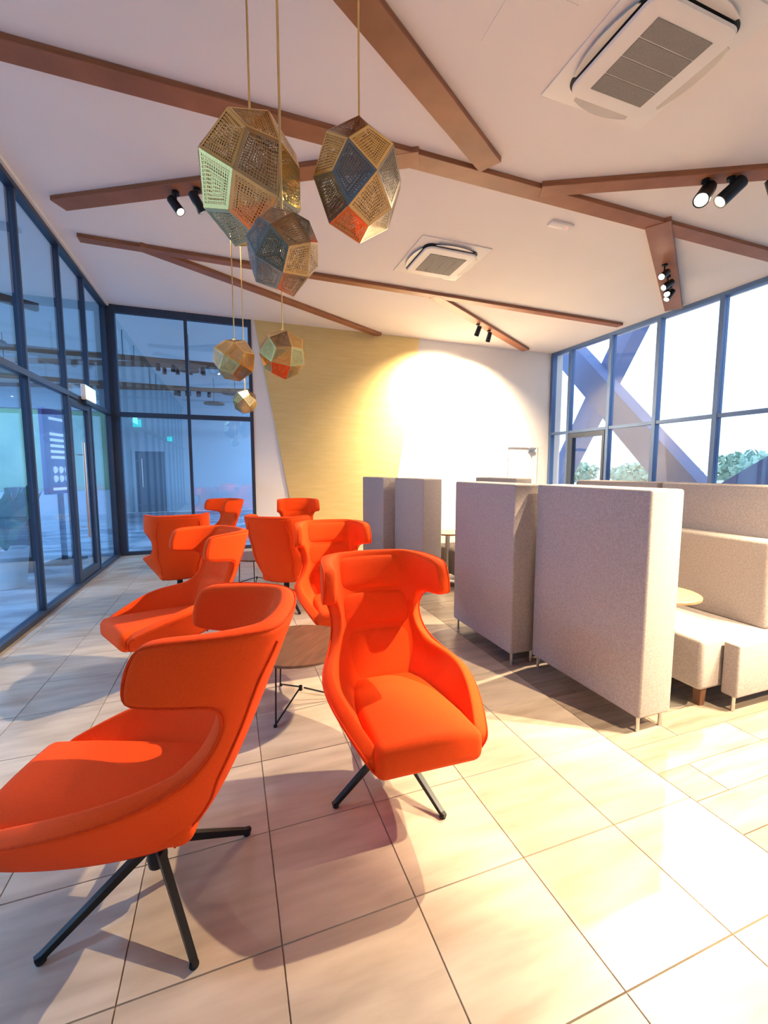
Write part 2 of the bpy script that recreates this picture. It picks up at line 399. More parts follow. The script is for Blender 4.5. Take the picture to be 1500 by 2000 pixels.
# blown-out group over the booths
spotlight(4.28, 3.03, (.5, 1.8, .3), 1550, 'glaring black spotlight on the right beam, leftmost of the dazzling group', GS, 60, size=1.5)
spotlight(4.47, 2.93, (1.0, 5.0, .3), 450, 'glaring black spotlight in the middle of the dazzling group', GS, 70, size=1.4)
spotlight(4.80, 2.77, (6, 2, 0), 0, 'black spotlight at the right edge of the dazzling glare', GS)
# on the short wide beam by the window
spotlight(5.50, 4.36, (-.4, 3.2, 0), 330, 'topmost lit spotlight on the short wide beam by the windows', GS, 60)
spotlight(5.85, 4.58, (-.3, 5.2, 0), 420, 'lit spotlight below the topmost on the short wide beam', GS, 60)
spotlight(6.05, 4.74, (3.2, 2.2, 0), 200, 'right-turned spotlight low on the short wide beam', GS, 60)
spotlight(6.22, 4.83, (3.0, 5.2, 0), 250, 'lowest spotlight on the short wide beam by the windows', GS, 60)
# washing the back wall
spotlight(4.45, 7.22, (4.3, YB, 2.1), 2100, 'left of two spotlights washing the white back wall', GS, 120, 1.)
spotlight(4.85, 7.47, (4.9, YB, 2.1), 1900, 'right of two spotlights washing the white back wall', GS, 120, 1.)
# on the beam by the lobby glass
spotlight(-.40, 4.90, (2.2, 3.2, 0), 60, 'black spotlight on the beam left of the pendant cluster', GS)
spotlight(-.20, 4.78, (2.4, 6.2, 0), 60, 'black spotlight half hidden by the largest pendant', GS)
# behind and beside the viewer
spotlight(3.85, .40, (2.3, 1.72, .7), 1800, 'black spotlight on the beam beside the viewer, aimed at the screens', GS, 36)
spotlight(4.30, .40, (2.85, .8, 0), 2600, 'black spotlight on the beam beside the viewer, aimed at the floor', GS, 56, .7)
spotlight(3.2, -1.38, (2.7, 1.7, .75), 2000, 'black spotlight on the beam behind the viewer', GS, 30, .5)

# ------------------------------------------------------------------ high-back orange lounge chair
ZR = [.325, .43, .545, .63, .735, .825, .94, 1.042]
YC = [.12, .195, .25, .288, .33, .367, .412, .45]
WC = [.155, .185, .195, .20, .20, .205, .21, .21]
def make_chair():
    root = thing('lounge_chair', 'x', 'chair')
    V = {}; bm = bmesh.new()
    def put(key, p): V[key] = bm.verts.new(p)
    S = [-1, -.5, 0, .5, 1]
    for r_ in range(8):
        for j, s in enumerate(S):
            put(('c', r_, j), (WC[r_]*s, YC[r_]+.03*(1-s*s), ZR[r_]))
    bot = [(.165, .02, .315), (.175, -.13, .31), (.18, -.29, .318), (.18, -.42, .345)]
    rim = [(.258, .195, .582), (.358, -.02, .572), (.308, -.25, .508), (.234, -.43, .43)]
    for sg, e in ((-1, 0), (1, 4)):
        for k in range(4):
            for r_, t in enumerate((0, .36, .74, 1)):
                p = Vector(bot[k]).lerp(Vector(rim[k]), t); p.x += .010*math.sin(PI*t); p.x *= sg
                put(('t', sg, r_, k), p)
        for r_ in (5, 6, 7):
            for k, (x, dy) in enumerate(((.248, -.065), (.277, -.14), (.290, -.235), (.296, -.335))):
                z = ZR[r_]; u = (r_-6)
                z += (.035*k/3 if u < 0 else (-.006*k/3 if u > 0 else 0))
                yy = YC[6]+dy+(YC[r_]-YC[6])*(1-.5*k/3)
                if k == 3: yy -= (.012 if u == 0 else 0)
                put(('h', sg, r_, k), (sg*(x-.004*u), yy, z))
        put(('m', sg), (sg*.214, .285, .71))
    def q(*ks): bm.faces.new([V[k] for k in ks])
    for r_ in range(7):
        for j in range(4): q(('c', r_, j), ('c', r_, j+1), ('c', r_+1, j+1), ('c', r_+1, j))
    for sg, e in ((-1, 0), (1, 4)):
        def col(tp, r_, k): return ('c', r_, e) if k < 0 else (tp, sg, r_, k)
        for tp, rows in (('t', (0, 1, 2)), ('h', (5, 6))):
            for r_ in rows:
                for k in range(-1, 3):
                    a = [col(tp, r_, k), col(tp, r_, k+1), col(tp, r_+1, k+1), col(tp, r_+1, k)]
                    q(*(a if sg > 0 else a[::-1]))
    for sg, e in ((-1, 0), (1, 4)):          # side return joining arm and wing
        for a in ([('c', 3, e), ('t', sg, 3, 0), ('m', sg), ('c', 4, e)], [('c', 4, e), ('m', sg), ('h', sg, 5, 0), ('c', 5, e)]):
            q(*(a if sg > 0 else a[::-1]))
    bmesh.ops.recalc_face_normals(bm, faces=bm.faces[:])
    bm.normal_update()
    if V[('c', 4, 2)].normal.y < 0: bmesh.ops.reverse_faces(bm, faces=bm.faces[:])
    TH = .064
    me = D.meshes.new('shell'); bm.to_mesh(me); bm.free(); me.materials.append(M['orange'])
    sh = link('shell', me, root)
    ss = sh.modifiers.new('b', 'SUBSURF'); ss.levels = 2; ss.render_levels = 2
    baked(sh)
    # rim and seam paths on the outer face of the smoothed surface
    bm = bmesh.new(); bm.from_mesh(sh.data); bm.normal_update()
    bnd = [e for e in bm.edges if e.is_boundary]
    start = bnd[0].verts[0]; path = [start]; cur = start; used = set()
    while True:
        nx = None
        for e in cur.link_edges:
            if e.is_boundary and e not in used: nx = e; break
        if nx is None: break
        used.add(nx); cur = nx.other_vert(cur)
        if cur is start: break
        path.append(cur)
    rimpath = []
    for v in path:
        inn = [e.other_vert(v).co for e in v.link_edges if not e.is_boundary]
        d_ = (sum(inn, Vector())/len(inn)-v.co).normalized() if inn else Vector()
        rimpath.append(v.co+v.normal*(TH*.5*.80)+d_*.005)
    for it in range(2): rimpath = [(rimpath[i-1]+2*rimpath[i]+rimpath[(i+1) % len(rimpath)])/4 for i in range(len(rimpath))]
    seams = []
    for sg in (-1, 1):
        pts = []
        for i in range(28):
            z = .335+(.985-.335)*i/27
            best = min((v for v in bm.verts if v.co.x*sg > 0), key=lambda v: (abs(abs(v.co.x)-(.148+.04*min(1, i/12)))*1.0+abs(v.co.z-z)+max(0, .08-v.co.y)))
            pts.append(best.co+best.normal*(TH*.5+.0015))
        pt2 = []
        for p in pts:
            if not pt2 or (p-pt2[-1]).length > .012: pt2.append(p)
        for it in range(3): pt2 = [pt2[0]]+[(pt2[i-1]+2*pt2[i]+pt2[i+1])/4 for i in range(1, len(pt2)-1)]+[pt2[-1]]
        seams.append(pt2)
    bm.free()
    so = sh.modifiers.new('s', 'SOLIDIFY'); so.thickness = TH; so.offset = 0; so.use_even_offset = False
    ss = sh.modifiers.new('b', 'SUBSURF'); ss.levels = 1; ss.render_levels = 1
    baked(sh)
    b = MB(); b.tube(rimpath, .0045, 6, closed=True); b.build('piping', 'piping', sh)
    for sm in seams:
        b = MB(); b.tube(sm, .0045, 6); b.build('seam', 'piping', sh)
    # inner back pads
    def core(s, z):
        for i in range(7):
            if z <= ZR[i+1] or i == 6: break
        t = (z-ZR[i])/(ZR[i+1]-ZR[i]); w = WC[i]+(WC[i+1]-WC[i])*t; yy = YC[i]+(YC[i+1]-YC[i])*t
        return Vector((w*s, yy+.03*(1-s*s), z))
    for nm, z0, z1, sx in (('back_cushion', .40, .650, 1.06), ('lumbar_cushion', .656, .832, 1.06), ('head_cushion', .838, 1.02, 1.08)):
        b = MB(); nu, nv = 12, 8; vs = []; fs = []
        for iv in range(nv+1):
            for iu in range(nu+1):
                u = -1+2*iu/nu; v = -1+2*iv/nv
                uu = math.copysign(1-(1-abs(u))**1.6, u); vv = math.copysign(1-(1-abs(v))**1.6, v)
                p = core(uu*sx, (z0+z1)/2+(z1-z0)/2*vv)
                bulge = ((1-abs(uu)**4)*(1-abs(vv)**4))**.5
                p.y -= .026+.020*bulge-.02*max(0, abs(uu)*sx-.9); p.z += .010*bulge
                vs.append(p)
        for iv in range(nv):
            for iu in range(nu): a = iv*(nu+1)+iu; fs.append((a, a+1, a+nu+2, a+nu+1))
        b.add(vs, fs); b.smooth = True; b.build(nm, 'orange', root)
    # seat cushion
    def sf(p):
        t = (p.y+.46)/.65                       # 0 front .. 1 rear
        p.x *= (1.0 if t > .2 else .97)*(1.0-.14*t)
        dome = (1-min(1, (p.x/.24)**2))*.018
        if p.z > .39: p.z += dome+.020*math.cos(t*PI*.9)
        if p.z < .37 and t < .3: p.z += .012*(1-t/.3)
        return p
    b = MB(); b.rbox(-.236, .236, -.465, .19, .318, .440, .045, 5, sf, 3); b.build('seat', 'orange', root)
    # base: hub and four straight blades
    b = MB(); b.lathe([(.03, .10), (.034, .13), (.03, .18), (.03, .30), (.09, .31), (.09, .318)], 20); b.smooth = True; b.build('hub', 'black', root)
    for k in range(4):
        a = R(90*k); c_, s_ = math.cos(a), math.sin(a)
        def P(r_, w, z): return (r_*c_-w*s_, r_*s_+w*c_, z)
        b = MB()
        b.add([P(.02, -.013, .17), P(.02, .013, .17), P(.02, .013, .205), P(.02, -.013, .205),
               P(.325, -.010, .010), P(.325, .010, .010), P(.335, .010, .028), P(.335, -.010, .028),
               P(.350, -.008, .010), P(.350, .008, .010), P(.352, .008, .024), P(.352, -.008, .024)],
              [(0, 1, 2, 3), (0, 4, 5, 1), (1, 5, 6, 2), (2, 6, 7, 3), (3, 7, 4, 0), (4, 8, 9, 5), (5, 9, 10, 6), (6, 10, 11, 7), (7, 11, 8, 4), (8, 11, 10, 9)])
        lg = b.build('leg', 'black', root)
        b = MB(); b.lathe([(.014, 0), (.015, .004), (.012, .014)], 12, P(.335, 0, 0)); b.build('foot', 'black', lg)
    return root
chair = make_chair()
CH = [  # x, y, heading of the seat, heading of the star base, label
    (.72, 1.86, -2, 18, 'orange high-back lounge chair facing the viewer, nearest the grey screens'),
    (-.285, 1.60, -103, 24, 'large orange lounge chair at lower left, facing left, cut by the frame edge'),
    (.82, 3.46, -2, 20, 'orange wing chair facing the viewer, right behind the nearest front-facing one'),
    (-.38, 3.45, -62, 40, 'orange wing chair turned left, between the large left chair and the back-turned one'),
    (-.56, 5.25, -172, 10, 'orange wing chair seen from behind beside the lobby glass'),
    (-.30, 7.15, -62, 30, 'far small orange wing chair turned left before the lobby glazing'),
    (.56, 4.74, 150, 15, 'orange wing chair seen from behind with its side panel showing, in the middle'),
    (1.00, 6.65, -2, 45, 'farthest orange wing chair facing the viewer, before the gold wall'),
]
chairs = [chair]+[copy_tree(chair) for i in range(7)]
for o, (x, y, a, st, lb) in zip(chairs, CH):
    o.location = (x, y, 0); o.rotation_euler[2] = R(a); o['label'] = lb; o['group'] = 'orange wing lounge chairs'
    for ch in o.children:
        if ch.name.split('.')[0] == 'leg': ch.rotation_euler[2] = R(st-a)     # the seat swivels on its base

# ------------------------------------------------------------------ low round tables with wire legs
def coffee_table(x, y, r_, h, rz, label):
    t = thing('coffee_table', label, 'table', (x, y, 0), rz, 'low round tables between the orange chairs')
    b = MB(); b.lathe([(r_-.02, h-.025), (r_-.003, h-.012), (r_, h-.004), (r_-.004, h)], 48); b.build('tabletop', 'wood', t)
    n = 3
    for k in range(n):
        a = 2*PI*k/n; d = Vector((math.cos(a), math.sin(a), 0)); s = Vector((-d.y, d.x, 0))
        foot = d*(r_*.86)
        b = MB(); b.tube([d*.02+Vector((0, 0, .10)), foot+Vector((0, 0, .012)), d*(r_*.86)+s*.004+Vector((0, 0, .012)), d*(r_*.80)+Vector((0, 0, h-.03))], .0055, 8)
        lg = b.build('leg', 'black', t)
        b = MB(); b.lathe([(.011, 0), (.011, .012)], 12, foot); b.build('foot', 'black', lg)
    b = MB(); b.tube([(0, 0, .085), (0, 0, .115)], .012, 10); b.build('wire_node', 'black', t)
    b = MB(); b.tube([(r_*.8*math.cos(2*PI*k/60), r_*.8*math.sin(2*PI*k/60), h-.03) for k in range(60)], .005, 6, closed=True); b.build('top_ring', 'black', t)
    return t
coffee_table(.39, 2.68, .33, .40, R(-130), 'low round walnut table between the two nearest orange chairs')
coffee_table(.30, 5.75, .33, .40, R(-100), 'low round wire-legged table among the far orange chairs')

# ------------------------------------------------------------------ grey booths
def metal_leg(parent, x, y, h=.10):
    b = MB(); b.lathe([(.011, 0), (.011, h)], 12, (x, y, 0)); b.build('leg', 'steel', parent)
def wood_leg(parent, x, y, h=.12):
    b = MB(); b.add([(x-.02, y-.02, 0), (x+.02, y-.02, 0), (x+.02, y+.02, 0), (x-.02, y+.02, 0), (x-.026, y-.026, h), (x+.026, y-.026, h), (x+.026, y+.026, h), (x-.026, y+.026, h)],
        [(0,3,2,1),(4,5,6,7),(0,1,5,4),(1,2,6,5),(2,3,7,6),(3,0,4,7)]); b.build('leg', 'woodleg', parent)
def screen(x0, y0, L, label):
    t = thing('booth_screen', label, 'screen', (x0, y0, 0), 0, 'padded grey booth screens')
    MB().rbox(0, .25, 0, L, .095, 1.395, .016, 3).build('padded_panel', 'grey', t)
    for x in (.035, .215):
        for y in (.035, L-.035): metal_leg(t, x, y)
    return t
def sofa(x0, y0, L, face, label, arm=False, low=False):
    """high-back bench; face = +1 opens towards +x, -1 towards -x.  x0 is the outer face of its back"""
    t = thing('booth_bench', label, 'bench', (x0, y0, 0), 0, 'grey high-back booth benches')
    f = face
    def bx(a, b, y0_, y1_, z0, z1, r_, nm):
        xa, xb = sorted((a*f, b*f)); MB().rbox(xa, xb, y0_, y1_, z0, z1, r_, 3).build(nm, 'grey', t)
    ya = .10 if arm else 0
    bx(0, .25, ya, L, .095, 1.395, .016, 'back_panel')
    bx(.25, .37, ya+.005, L-.005, .44, 1.04, .03, 'back_cushion')
    dp = .95 if f < 0 else .62
    bx(.25, dp, ya+.005, L-.005, .12, .45, .03, 'seat')
    if arm: bx(0, .78, 0, .095, .095, .435, .014, 'end_panel')
    for x in (.035, .215):
        for y in (ya+.035, L-.035): metal_leg(t, f*x, y)
    if arm: metal_leg(t, f*.755, .03); metal_leg(t, f*.3, .03)
    for y in (ya+.06, L-.06): wood_leg(t, f*(dp-.08), y)
    return t
# left row: backs towards the lounge
screen(2.13, 1.68, .92, 'nearest padded grey screen, standing at the end of the booth row')
t_ = sofa(1.975, 2.65, .89, 1, 'grey high-back booth bench seen from behind, next to the nearest screen')
screen(2.13, 4.58, .92, 'farther padded grey screen with bright end face, behind the front booth')
sofa(1.975, 5.55, .95, 1, 'farthest left grey booth bench seen from behind, before the gold wall')
# right row opening towards the left row
sofa(3.67, 1.64, .98, -1, 'grey booth bench with seat in view at the right edge', arm=True)
sofa(3.67, 2.66, .90, -1, 'grey booth bench deeper along the right row behind the screens')
sofa(3.67, 4.58, .95, -1, 'grey bench of the rear booth, its back top just in view')
def booth_table(x, y, label):
    t = thing('booth_table', label, 'table', (x, y, 0), 0, 'round booth tables')
    b = MB(); b.lathe([(.21, .675), (.24, .685), (.24, .698), (.237, .70)], 40); b.build('tabletop', 'oak', t)
    b = MB(); b.lathe([(.03, .02), (.03, .675)], 16); b.build('pole', 'steel', t)
    b = MB(); b.lathe([(.20, 0), (.20, .012), (.035, .03)], 32); b.build('base', 'steel', t)
booth_table(2.64, 2.0, 'round oak booth table half hidden by the nearest grey screen')
booth_table(2.66, 4.95, 'round oak booth table in the rear booth')

# ------------------------------------------------------------------ faceted brass pendants
def pendant(x, y, z, d, rot, zs, label, seed, mix=('gold1', 'gold1', 'gold2', 'gold3')):
    rnd = random.Random(seed)
    t = thing('pendant_lamp', label, 'pendant lamp', (x, y, z), 0, 'faceted etched brass pendants')
    Rm = Matrix.Rotation(rot[0], 3, 'X') @ Matrix.Rotation(rot[1], 3, 'Y') @ Matrix.Rotation(rot[2], 3, 'Z')
    r_ = d/2; c = .5469; e = .7071
    jit = {}
    def P(p):
        k = tuple(round(q, 3) for q in p)
        if k not in jit:
            v = Rm @ Vector(p); v *= 1+rnd.uniform(-.05, .05); jit[k] = Vector((v.x*r_, v.y*r_, v.z*r_*zs))
        return jit[k]
    top = 0
    for ax in range(3):
        for sg in (1, -1):
            for a in (1, -1):
                for b_ in (1, -1):
                    o1, o2 = (ax+1) % 3, (ax+2) % 3
                    A = [0, 0, 0]; A[ax] = sg
                    E1 = [0, 0, 0]; E1[ax] = e*sg; E1[o1] = e*a
                    C = [0, 0, 0]; C[ax] = c*sg; C[o1] = c*a; C[o2] = c*b_
                    E2 = [0, 0, 0]; E2[ax] = e*sg; E2[o2] = e*b_
                    q = [P(A), P(E1), P(C), P(E2)]
                    top = max(top, max(v.z for v in q))
                    cen = sum(q, Vector())/4; q = [cen+(v-cen)*.992 for v in q]
                    inn = [v*.992 for v in q]
                    mb = MB(); mb.add(q+inn, [(0, 1, 2, 3), (7, 6, 5, 4), (0, 4, 5, 1), (1, 5, 6, 2), (2, 6, 7, 3), (3, 7, 4, 0)])
                    me = mb.mesh('panel', rnd.choice(mix))
                    uv = me.uv_layers.new(name='UVMap'); tab = [(0, 0), (1, 0), (1, 1), (0, 1)]
                    for lp in me.loops: uv.data[lp.index].uv = tab[lp.vertex_index % 4]
                    link('panel', me, t)
    b = MB(); b.tube([(0, 0, top*.93), (0, 0, CEIL-z-.03)], .0055 if d > .3 else .005, 8); b.build('rod', 'brass', t)
    b = MB(); b.lathe([(.05, CEIL-z-.03), (.055, CEIL-z-.02), (.055, CEIL-z)], 24); b.build('canopy', 'brass', t)
    b = MB(); b.lathe([(.018, top*.80), (.02, top*.95), (.012, top*1.0)], 16); b.build('lamp_holder', 'brass', t)
    return t
pendant(.154, 2.387, 2.94, .54, (.5, .3, .4), 1.14, 'largest faceted brass pendant, upper left of the near cluster', 3)
pendant(.68, 2.27, 2.97, .47, (.2, .7, .1), 1.17, 'dark bronze faceted pendant at upper right of the near cluster', 11, ('gold3', 'gold3', 'gold4', 'gold1'))
pendant(.246, 1.97, 2.43, .318, (.9, .2, .7), 1.08, 'smaller faceted brass pendant hanging lowest in front of the largest', 5, ('gold1', 'gold3', 'gold2', 'gold4'))
pendant(.09, 4.56, 2.57, .42, (.3, .5, 1.), 1.0, 'far faceted pendant before the lobby glazing, with a reddish facet', 8)
pendant(.53, 4.36, 2.61, .46, (.7, .1, .2), 1.0, 'far faceted pendant hanging before the gold wall', 9)
pendant(.19, 4.95, 2.23, .27, (.1, .9, .5), 1.0, 'smallest and lowest faceted pendant of the far cluster', 10)

# ------------------------------------------------------------------ ceiling cassettes
def cassette(x, y, rz, label):
    t = thing('ceiling_air_conditioner', label, 'air conditioner', (x, y, CEIL), rz, 'ceiling cassette air conditioners')
    MB().rbox(-.48, .48, -.48, .48, -.012, 0, .004, 2).build('trim_plate', 'acwhite', t)
    n = 40
    def rr(hw, rad, z):   # rounded square
        out = []
        for q in range(4):
            cx_, cy_ = [(1, 1), (-1, 1), (-1, -1), (1, -1)][q]
            for k in range(7):
                a = PI/2*q+PI/2*k/6; out.append((cx_*(hw-rad)+rad*math.cos(a), cy_*(hw-rad)+rad*math.sin(a), z))
        return out
    def loft(rings):
        b = MB(); m = len(rings[0]); vs = [p for g_ in rings for p in g_]; fs = []
        for i in range(len(rings)-1):
            for k in range(m): fs.append((i*m+k, i*m+(k+1) % m, (i+1)*m+(k+1) % m, (i+1)*m+k))
        fs += [tuple(range(m)), tuple((len(rings)-1)*m+k for k in range(m))]
        b.add(vs, fs); b.smooth = True; return b
    loft([rr(.372, .10, -.010), rr(.372, .10, -.022)]).build('vent_slot', 'acdark', t)
    body = loft([rr(.33, .09, -.02), rr(.362, .10, -.045), rr(.355, .10, -.062), rr(.335, .09, -.066)]); body.build('body', 'acwhite', t)
    for k in range(4):
        x0 = -.26+.13*k
        MB().box(x0+.004, x0+.126, -.235, .235, -.070, -.060).build('filter', 'acgrey', t)
    for k in range(4):
        a = PI/2*k; m = Matrix.Rotation(a, 4, 'Z')
        def pt(x_, y_, z_): return m @ Vector((x_, y_, z_))
        b = MB(); prof = []
        for i in range(9):
            u = -1+2*i/8; prof.append((.40+.045*(1-u*u), .25*u))
        top_ = [pt(.372, p[1], -.030) for p in prof]+[pt(p[0], p[1], -.040) for p in prof]
        bt = [pt(.372, p[1], -.036) for p in prof]+[pt(p[0], p[1], -.047) for p in prof]
        vs = top_+bt; fs = []
        for i in range(8):
            fs += [(i, i+1, 9+i+1, 9+i), (18+i, 18+9+i, 18+9+i+1, 18+i+1), (9+i, 9+i+1, 27+i+1, 27+i), (i, 18+i, 18+i+1, i+1)]
        fs += [(0, 9, 27, 18), (8, 26, 35, 17)]
        b.add(vs, fs); b.build('louvre', 'flap', t)
    return t
cassette(2.73, 2.37, PI/2, 'large near ceiling air conditioner at upper right')
cassette(2.71, 5.35, 0, 'farther ceiling air conditioner in the middle of the ceiling')
t = thing('emergency_light', 'small flat white emergency light with red dot on the ceiling', 'emergency light', (3.60, 4.15, CEIL))
MB().rbox(-.15, .15, -.05, .05, -.03, 0, .008, 2).build('housing', 'acwhite', t)
b = MB(); b.lathe([(.012, -.034), (.012, -.028)], 12, (.09, 0, 0)); b.build('indicator', 'red', t)

# exit sign over the glass door
t = thing('exit_sign', 'glowing green exit sign box above the left glass door', 'exit sign', (XL+.06, 7.10, 2.54))
MB().rbox(-.03, .025, -.24, .24, -.10, .10, .006, 2).build('housing', 'acwhite', t)
MB().box(.025, .03, -.22, .22, -.085, .085).build('lit_face', 'exit', t)
MB().box(-.01, .02, -.2, .2, -.15, -.10).build('bracket', 'frame', t)

# ------------------------------------------------------------------ lobby behind the glass
LY = 17.2; LX = -9.2
MB().box(LX, XL-.1, YF, LY, -.12, -.004).build('lobby_floor', 'lobfloor', kind='structure')
MB().box(XL-.1, 5.0, YB+.2, LY, -.12, -.004).build('lobby_floor', 'lobfloor', kind='structure')
MB().box(LX, XL-.2, YF, LY, CEIL, CEIL+.15).build('lobby_ceiling', 'white', kind='structure')
MB().box(XL-.2, 5.0, YB+.2, LY, CEIL, CEIL+.15).build('lobby_ceiling', 'white', kind='structure')
MB().box(LX, 5.0, LY, LY+.2, 0, CEIL).build('wall_lobby_back', 'lobwall', kind='structure')
MB().box(5.0, 5.2, YB+.2, LY+.2, 0, CEIL).build('wall_lobby_right', 'lobwall', kind='structure')
MB().box(LX, XL-.1, YF-.2, YF, 0, CEIL).build('wall_lobby_front', 'lobwall', kind='structure')
w4 = struct('window_4')
for k in range(12): MB().box(LX-.1, LX, YF+1.9*k-.03, YF+1.9*k+.03, 0, CEIL).build('mullion', 'frame', w4)
for z0, z1 in ((0, .1), (2.4, 2.47), (4.15, CEIL)): MB().box(LX-.09, LX-.01, YF, LY, z0, z1).build('transom', 'frame', w4)
for k in range(11):
    MB().box(LX-.055, LX-.045, YF+1.9*k+.03, YF+1.9*(k+1)-.03, .1, 4.15).build('pane', 'glass', w4)
d4 = struct('door_4')
MB().box(-3.06, -2.14, LY-.05, LY-.005, .01, 2.15).build('leaf', 'lobdoor', d4)
f = MB(); f.box(-3.14, -3.06, LY-.06, LY, 0, 2.24); f.box(-2.14, -2.06, LY-.06, LY, 0, 2.24); f.box(-3.06, -2.14, LY-.06, LY, 2.15, 2.24); f.build('frame', 'lobwall', d4)
b = MB(); b.tube([(-2.85, LY-.09, .9), (-2.85, LY-.09, 1.9)], .018, 8); b.build('handle', 'steel', d4)
for x, z, lb in ((-2.95, 3.12, 'small teal exit sign on the far lobby wall, above the lobby door'), (-1.95, 2.60, 'tiny teal sign right of the far lobby door')):
    t = thing('exit_sign', lb, 'exit sign', (x, LY-.03, z), 0, 'teal lobby signs')
    k = .13 if x < -2.5 else .08
    MB().rbox(-k, k, -.025, .03, -k, k, .005, 1).build('housing', 'exitdim', t)
# lobby ceiling tracks and hanging discs
for i, (p, q) in enumerate((((-8, 9.6), (4.2, 10.4)), ((-8, 12.4), (4.2, 9.9)), ((-8, 12.6), (4.2, 13.6)), ((-8, 15.4), (4.2, 13.0)), ((-6.5, 4.0), (-2.4, 7.4)), ((-7.5, 8.2), (-2.3, 5.4)))):
    zt = 3.72+.13*(i % 2); p3 = Vector((*p, zt)); q3 = Vector((*q, zt)); L = (q3-p3).length; a = math.atan2(q3.y-p3.y, q3.x-p3.x)
    t = thing('lighting_track', ('nearest crosswise', 'slanting second', 'third', 'farthest', 'side lobby', 'side lobby crossing')[i]+' dark track hung under the lobby ceiling', 'track', (p3.x, p3.y, zt), a, 'lobby lighting tracks')
    MB().box(0, L, -.04, .04, -.05, .05).build('rail', 'terra', t)
    for k in range(3):
        b = MB(); b.tube([(L*(.15+.35*k), 0, .05), (L*(.15+.35*k), 0, CEIL-zt)], .006, 6); b.build('hanger', 'black', t)
    for k in range(4):
        b = MB(); b.lathe([(.045, -.20), (.045, -.07), (.02, -.05)], 14, (L*.55+.28*k, 0, 0)); b.build('spot_head', 'black', t)
for i, (x, y, z, r_) in enumerate(((-.70, 9.9, 3.55, .20), (.22, 12.4, 3.55, .34), (-.35, 14.2, 3.5, .30), (-3.6, 8.6, 3.5, .35), (-4.2, 11, 3.5, .35))):
    t = thing('hanging_disc', ('small round brown disc nearest the lobby glazing', 'wide brown disc at the right of the lobby ceiling', 'far brown disc low in the lobby', 'brown disc in the side lobby', 'farther brown disc in the side lobby')[i], 'lamp', (x, y, z), 0, 'brown lobby discs')
    b = MB(); b.lathe([(r_*.96, -.03), (r_, -.02), (r_, .02), (r_*.5, .04)], 32); b.build('shade', 'terra', t)
    b = MB(); b.tube([(0, 0, .03), (0, 0, CEIL-z)], .006, 6); b.build('cord', 'black', t)
for i, (x, y) in enumerate(((2.2, 11.2), (2.8, 14.6), (-5.6, 10.4), (-5.2, 6.4), (-5.2, 2.4))):  # fill lamps added out of view to brighten the lobby
    t = thing('added_lobby_light', ('added lobby fill light nearest the back wall', 'added lobby fill light in the far right corner', 'farthest added fill light in the side lobby', 'middle added fill light in the side lobby', 'nearest added fill light in the side lobby')[i], 'added light', (x, y, CEIL), 0, 'added lobby fill lights')
    MB().rbox(-.32, .32, -.32, .32, -.02, 0, .004, 1).build('frame', 'acwhite', t)
    MB().box(-.29, .29, -.29, .29, -.024, -.018).build('glow_face', 'addedglow', t)
    l = D.lights.new('panel', 'AREA'); l.shape = 'SQUARE'; l.size = .56; l.energy = 260; l.color = (.45, .70, 1.0)
    o = D.objects.new('bulb', l); COL.objects.link(o); o.parent = t; o.location = (0, 0, -.03)
# purple poster stand behind the left glass
t = thing('poster_stand', 'tall purple poster stand with white print behind the left glass', 'poster', (-2.58, 8.32, 0), R(-12))
MB().rbox(-.03, .03, -.36, .36, 1.12, 2.45, .008, 2).build('poster_board', 'poster', t)
MB().rbox(-.2, .2, -.3, .3, 0, .03, .008, 2).build('base', 'frame', t)
MB().box(-.02, .02, -.05, .05, .03, 1.13).build('post', 'frame', t)
for z, w in ((2.30, .40), (2.06, .42), (1.97, .38), (1.88, .42), (1.79, .36), (1.70, .42), (1.20, .36)):
    MB().box(.031, .034, -.22, -.22+w, z-.022, z+.022).build('text_line', 'posterwhite', t)
for zz in (1.50, 1.36):
    for yy in (-.15, 0, .15):
        b = MB(); b.lathe([(.0, -.06), (.03, -.03), (.04, .01), (.03, .045), (0, .06)], 10, (.034, yy, zz)); b.build('icon', 'posterwhite', t)
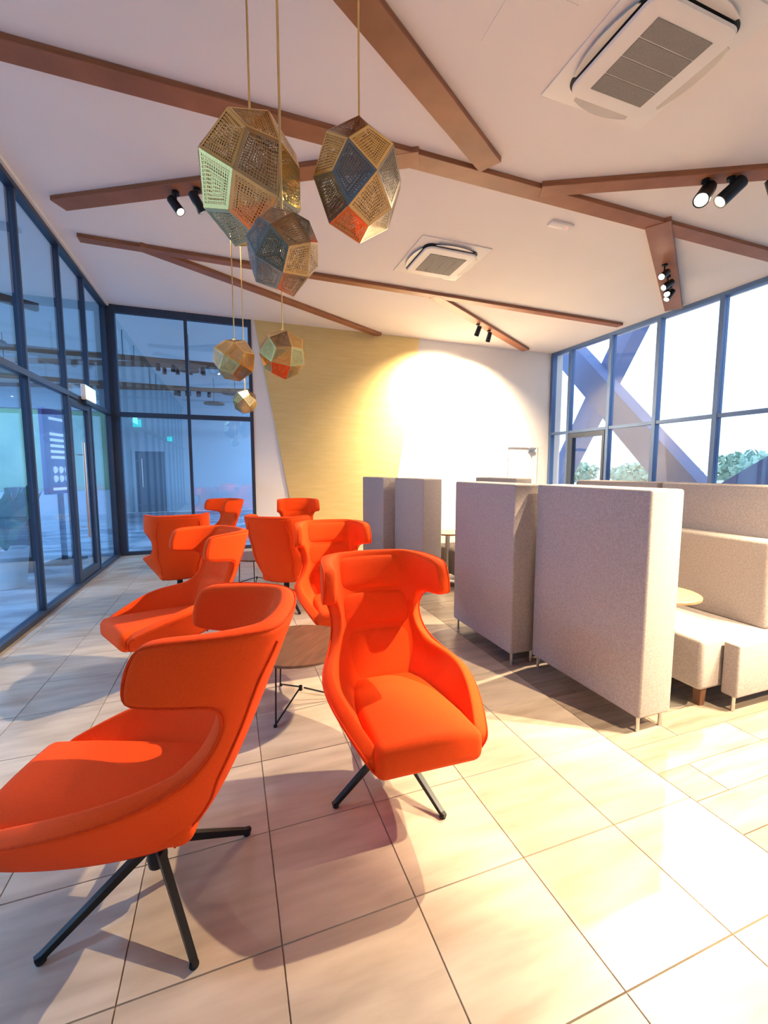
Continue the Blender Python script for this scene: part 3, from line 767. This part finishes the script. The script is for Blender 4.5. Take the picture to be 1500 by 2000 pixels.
# side lobby: green wall panel, brown cabinet, plant
t = thing('green_panel', 'pale green wall panel seen through the left glass', 'panel', (-4.6, 12.8, 0), R(-90))
MB().box(-.08, .08, -1.7, 1.7, 1.0, 2.95).build('face', 'lobgreen', t)
MB().box(-.06, .06, -1.7, 1.7, 0, 1.0).build('plinth', 'lobwall', t)
t = thing('cabinet', 'dark brown upright cabinet behind the left glass', 'cabinet', (-2.86, 7.70, 0), 0)
MB().rbox(-.15, .15, -.15, .15, .06, 1.25, .01, 2).build('body', 'dkbrown', t)
MB().box(-.13, .13, -.13, .13, 0, .06).build('plinth', 'frame', t)
MB().box(.15, .158, -.13, .13, .1, 1.2).build('door', 'dkbrown', t)
def plant(x, y, label):
    t = thing('potted_plant', label, 'plant', (x, y, 0))
    b = MB(); b.lathe([(.18, 0), (.24, .5), (.22, .5), (.21, .46)], 24); b.smooth = True; b.build('pot', 'lobwall', t)
    rnd = random.Random(4)
    for k in range(34):
        a = rnd.uniform(0, 2*PI); tilt = rnd.uniform(.1, .62); L = rnd.uniform(.7, 1.25); w = L*.12
        d = Vector((math.cos(a)*math.sin(tilt), math.sin(a)*math.sin(tilt), math.cos(tilt))); s = Vector((-math.sin(a), math.cos(a), 0))
        p0 = Vector((0, 0, .46)); p1 = p0+d*L*.5; p2 = p0+d*L+Vector((0, 0, -.18*L))
        n_ = d.cross(s).normalized()*.004
        b = MB(); b.add([p0-s*.008, p0+s*.008, p1-s*w, p1+s*w, p1+n_*4, p2, p0+n_], [(0, 2, 4, 6), (6, 4, 3, 1), (2, 5, 4), (4, 5, 3), (0, 6, 1)])
        b.smooth = True; b.build('leaf', 'leaf', t)
plant(-2.72, 6.75, 'dark green leafy potted plant behind the left glass')

# ------------------------------------------------------------------ outside the right windows
MB().box(XR+.3, 120, -60, 90, -.4, -.15).build('outdoor_ground', 'ground', kind='structure')
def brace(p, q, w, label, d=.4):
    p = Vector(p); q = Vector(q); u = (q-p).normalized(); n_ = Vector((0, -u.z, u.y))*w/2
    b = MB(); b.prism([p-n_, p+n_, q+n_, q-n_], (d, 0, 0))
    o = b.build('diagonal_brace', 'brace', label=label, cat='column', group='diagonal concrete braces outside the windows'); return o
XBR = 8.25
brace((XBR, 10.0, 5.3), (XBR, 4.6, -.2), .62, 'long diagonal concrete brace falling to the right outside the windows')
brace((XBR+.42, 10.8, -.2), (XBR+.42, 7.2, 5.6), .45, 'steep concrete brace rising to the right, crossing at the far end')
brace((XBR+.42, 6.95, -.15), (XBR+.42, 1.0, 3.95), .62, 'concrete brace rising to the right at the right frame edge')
def tree(x, y, h, r_, label, seed):
    t = thing('tree', label, 'tree', (x, y, -.15), 0, 'pale trees beyond the windows')
    b = MB(); b.tube([(0, 0, 0), (.05, .02, h*.35), (0, .05, h*.7)], .10, 8, r1=.05); b.build('trunk', 'bark', t)
    rnd = random.Random(seed); b = MB()
    for k in range(420):
        v = Vector((rnd.gauss(0, 1), rnd.gauss(0, 1), rnd.gauss(0, 1))).normalized()*r_*rnd.uniform(.55, 1.)
        c_ = Vector((v.x, v.y, h*.68+v.z*h*.34/r_*1.0)); s = .16*r_
        a = Vector((rnd.gauss(0, 1), rnd.gauss(0, 1), rnd.gauss(0, 1))).normalized(); e_ = a.orthogonal().normalized(); f_ = a.cross(e_)
        b.add([c_-e_*s, c_+f_*s*.6, c_+e_*s, c_-f_*s*.6], [(0, 1, 2, 3)])
    o = b.build('foliage', 'treeleaf', t); o['kind'] = 'stuff'
TL = [(26, 27, 2.2, 1.5), (30, 26, 2.0, 1.4), (25, 20.5, 2.1, 1.5), (27, 22.8, 2.1, 1.3), (24, 17.5, 2.0, 1.3), (26, 15.2, 2.6, 1.6), (24, 13.2, 2.3, 1.3)]
for i, (x, y, h, r_) in enumerate(TL):
    tree(x, y, h, r_, ('leftmost low tree beyond the window door', 'second low tree from the left beyond the windows', 'third low tree from the left beyond the windows', 'fourth low tree from the left beyond the windows',
        'low tree in front of the long concrete brace', 'tallest tree, in the window pane before the right brace', 'rightmost tree half hidden by the right brace')[i], 20+i)
